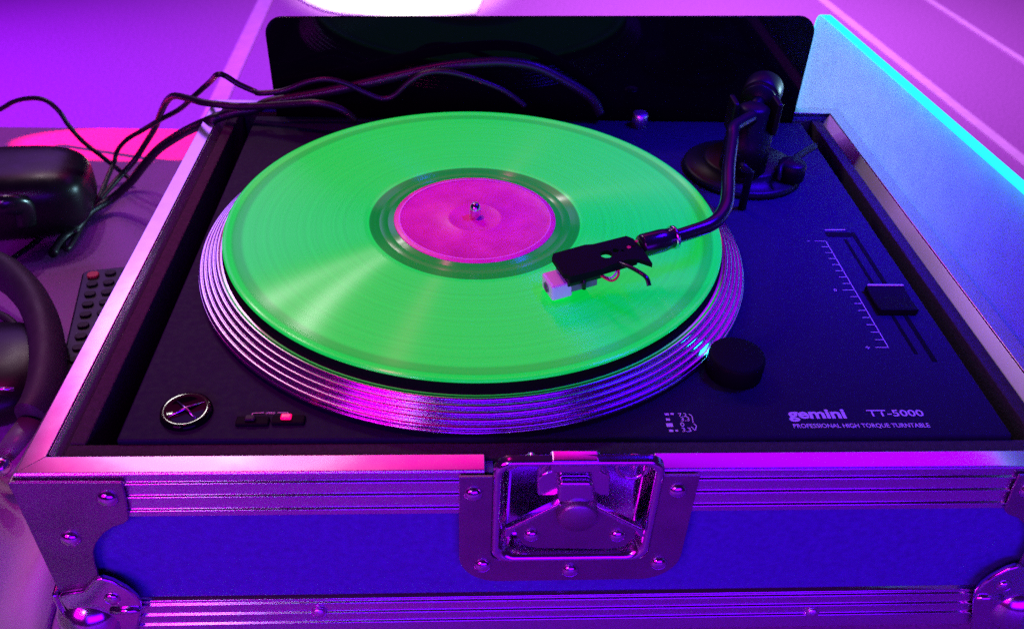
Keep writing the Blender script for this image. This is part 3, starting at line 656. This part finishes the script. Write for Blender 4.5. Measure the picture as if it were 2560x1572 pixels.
# ------------------------------------------------------------------ cables
def s1(p): return (p[0]*0.3968, p[1]*0.3968)
def s8(p): return (650+p[0]*0.3857, p[1]*0.3857)
def cable(spec, r, label):
    pts = []
    for px, py, mode, v in spec:
        pts.append(aty(px, py, v) if mode == 'y' else atz(px, py, v))
    o = MB().tube(smooth_path(pts, 7), r, 10).build('cable', 'cable'); tag(o, label, 'cable', None); return o
zt = ZT+0.003
cable([(-60, 300, 'y', .40), (0, 274, 'y', .365), (36, 254, 'y', .355), (79, 246, 'y', .345), (115, 252, 'y', .34), (147, 278, 'y', .335), (171, 313, 'y', .335), (206, 353, 'y', .335), (254, 391, 'y', .325), (302, 429, 'z', -.150), (330, 452, 'z', -.154)], 0.0023, 'thin black cable arching over the back edge of the table left of the case')
spec = [(*s1(p), 'z', z) for p, z in (((480, 1420), -.155), ((560, 1330), -.150), ((620, 1250), -.148), ((690, 1090), -.140), ((720, 1020), -.135), ((740, 950), -.125), ((800, 880), -.110), ((900, 820), -.095), ((1000, 760), -.075), ((1130, 690), -.055), ((1220, 610), -.030), ((1320, 520), -.008))]
spec += [(*s1(p), 'y', .178) for p in ((1370, 472), (1420, 480), (1500, 530), (1600, 575))]
spec += [(*s8(p), 'y', .172) for p in ((0, 605), (150, 590), (300, 535), (430, 515), (550, 540), (680, 600), (790, 640), (870, 620), (960, 540), (1060, 480), (1180, 465), (1320, 490), (1480, 545), (1600, 600), (1720, 690))]
cable(spec, 0.0022, 'thin black cable rising to a sharp hump before the black panel')
spec = [(*s1(p), 'z', z) for p, z in (((470, 1470), -.155), ((620, 1270), -.150), ((740, 1130), -.146), ((840, 1020), -.135), ((920, 900), -.115), ((980, 800), -.090), ((1010, 720), -.065), ((1050, 640), -.040), ((1100, 605), -.022), ((1200, 625), -.012))]
spec += [(*s1(p), 'y', y) for p, y in (((1300, 650), .176), ((1500, 670), .170), ((1700, 665), .165), ((1850, 655), .160), ((2000, 650), .156), ((2150, 690), .156), ((2240, 760), .158))]
cable(spec, 0.0028, 'black cable bending over the case corner and dropping behind the record')
spec = [(*s1(p), 'z', z) for p, z in (((330, 1600), -.155), ((400, 1500), -.155), ((480, 1440), -.154), ((560, 1340), -.150), ((700, 1255), -.148), ((820, 1150), -.130), ((900, 1050), -.110), ((1000, 940), -.085), ((1150, 840), -.055), ((1300, 770), -.025))]
spec += [(*s1(p), 'y', y) for p, y in (((1400, 730), .178), ((1500, 705), .178), ((1600, 690), .180))]
spec += [(679, 255, 'y', .182), (804, 233, 'y', .182), (920, 208, 'y', .182), (1036, 181, 'y', .182), (1113, 166, 'y', .182), (1190, 158, 'y', .182), (1267, 156, 'y', .182), (1344, 170, 'y', .182), (1421, 208, 'y', .182), (1479, 247, 'y', .182), (1500, 285, 'y', .182)]
cable(spec, 0.0040, 'thick black cable sweeping along the foot of the black panel')
s5 = lambda p: (p[0]*0.2315, 350+p[1]*0.2315)
spec = [(*s5(p), 'z', -.156) for p in ((1000, 740), (900, 900), (800, 1080), (730, 1175), (690, 1150), (690, 1000), (700, 830), (650, 780))]
cable(spec, 0.0022, 'black cable end folded into a narrow loop beside the headphones')
spec = [(*s5(p), 'z', -.157) for p in ((470, 1000), (400, 1070), (260, 1180), (130, 1270), (0, 1345), (-120, 1420))]
cable(spec, 0.0016, 'thin black lead running across the table from under the ear cup')

# ------------------------------------------------------------------ headphones
hpn = thing('headphones', 'black headphones lying on the table left of the case', 'headphones', (-0.38, 0.10, ZT))
def HPp(o): return rel(o, hpn)
c1 = atz(88, 462, -0.122)
ec = HPp(MB().ellipsoid((c1.x-0.030, c1.y-0.006, ZT+0.0325), 0.078, 0.046, 0.032, 0.55, 48, 24, Matrix.Rotation(R(8), 3, 'Z')).build('ear_cup', 'black'))
HPp(MB().tube(smooth_path([atz(-30, 520, -0.112), atz(20, 512, -0.110), atz(60, 520, -0.118), atz(70, 560, -0.135)], 6), 0.006, 12, flat=1.6).build('yoke', 'armblack'))
p = atz(122, 567, -0.150)
HPp(MB().ellipsoid((p.x, p.y, -0.150), 0.0110, 0.0075, 0.006, 1, 24, 12).build('swivel_cap', 'chrome'))
band = [atz(-80, 640, -.125), atz(-20, 668, -.122), atz(30, 695, -.120), atz(78, 745, -.120), atz(108, 810, -.120), atz(120, 880, -.122), atz(118, 950, -.124), atz(104, 1010, -.126), atz(84, 1048, -.128)]
HPp(MB().tube(smooth_path(band, 8), 0.0115, 18, flat=1.5).build('headband', 'pad'))
inn = [atz(-60, 760, -.128), atz(-10, 782, -.126), atz(30, 806, -.125), atz(58, 850, -.126), atz(70, 905, -.127), atz(66, 960, -.128)]
HPp(MB().tube(smooth_path(inn, 8), 0.0030, 12).build('band_seam', 'pad'))
HPp(MB().tube([atz(78, 1052, -.128), atz(40, 1100, -.130), atz(10, 1140, -.132)], [0.0085, 0.0080, 0.0070], 16, flat=0.6).build('slider', 'grey'))
p = atz(4, 1165, -0.128)
HPp(MB().ellipsoid(p, 0.0060, 0.0060, 0.0060).build('swivel_cap', 'chrome'))
p = atz(-30, 940, -0.140)
HPp(MB().ellipsoid((p.x, p.y, ZT+0.0225), 0.052, 0.048, 0.022, 0.8).build('ear_cup', 'black'))
a = atz(-30, 972, -0.118); b = atz(36, 972, -0.118)
HPp(MB().tube([a, b], 0.0012, 10).build('trim_bar', 'chrome'))
rel(MB().tube([Vector((-0.40, 0.02, ZT+0.003)), Vector((-0.36, 0.03, ZT+0.03))], 0.003, 8).build('stem', 'grey'), hpn)

# ------------------------------------------------------------------ remote control
zr_ = ZT+0.020
A = atz(206, 676, zr_); B = atz(155, 893, zr_)
ud = (B-A); ud.z = 0; ud.normalize(); vd = Vector((-ud.y, ud.x, 0))
rc = thing('remote_control', 'slim black remote control with a red button between headphones and case', 'remote', (A.x, A.y, ZT))
def rprism(pts, z0, z1): return MB().prism(pts, lambda a, b, t: tuple(A+ud*a+vd*b+Vector((0, 0, z0+(z1-z0)*t-A.z))))
rel(rprism(rrect(0, 0.165, 0, 0.046, 0.006), ZT+0.0004, zr_).build('body', 'black', None, 0.002, 3), rc)
rel(rprism(rrect(0.006, 0.014, 0.005, 0.014, 0.003), zr_-0.0005, zr_+0.0022).build('power_button', 'redbtn', None, 0.0006), rc)
for i in range(9):
    for j in range(3):
        if i == 0 and j == 0: continue
        rel(rprism(rrect(0.006+i*0.0135, 0.0125+i*0.0135, 0.006+j*0.0125, 0.0145+j*0.0125, 0.003), zr_-0.0005, zr_+0.0018).build('button', 'key', None, 0.0006), rc)

# ------------------------------------------------------------------ cloth bunched against the case
mb = MB(); nx, ny = 46, 70; vs = []; fs = []
cx0, cx1, cy0, cy1 = -0.345, -0.226, -0.30, -0.075
for j in range(ny+1):
    for i in range(nx+1):
        u_ = i/nx; v_ = j/ny
        x_ = cx0+(cx1-cx0)*u_+0.012*math.sin(v_*7+0.5)*(u_); y_ = cy0+(cy1-cy0)*v_+0.010*math.sin(u_*9)
        edge = min(1, 6*min(u_, 1-u_, v_, 1-v_))
        h = 0.5+0.5*math.sin(34*x_*3+22*y_*2+1.8*math.sin(24*y_)); h2 = 0.5+0.5*math.sin(70*y_-40*x_+1.0)
        vs.append((x_, y_, ZT+0.0012+edge*(0.024*h**1.6+0.012*h2*h)))
for j in range(ny):
    for i in range(nx):
        a = j*(nx+1)+i; fs.append((a, a+1, a+nx+2, a+nx+1))
mb.add(vs, fs, True)
cl = mb.build('cloth', 'cloth'); cl.modifiers.new('thick', 'SOLIDIFY').thickness = 0.0010
tag(cl, 'crumpled white cloth lying against the left side of the case', 'cloth')
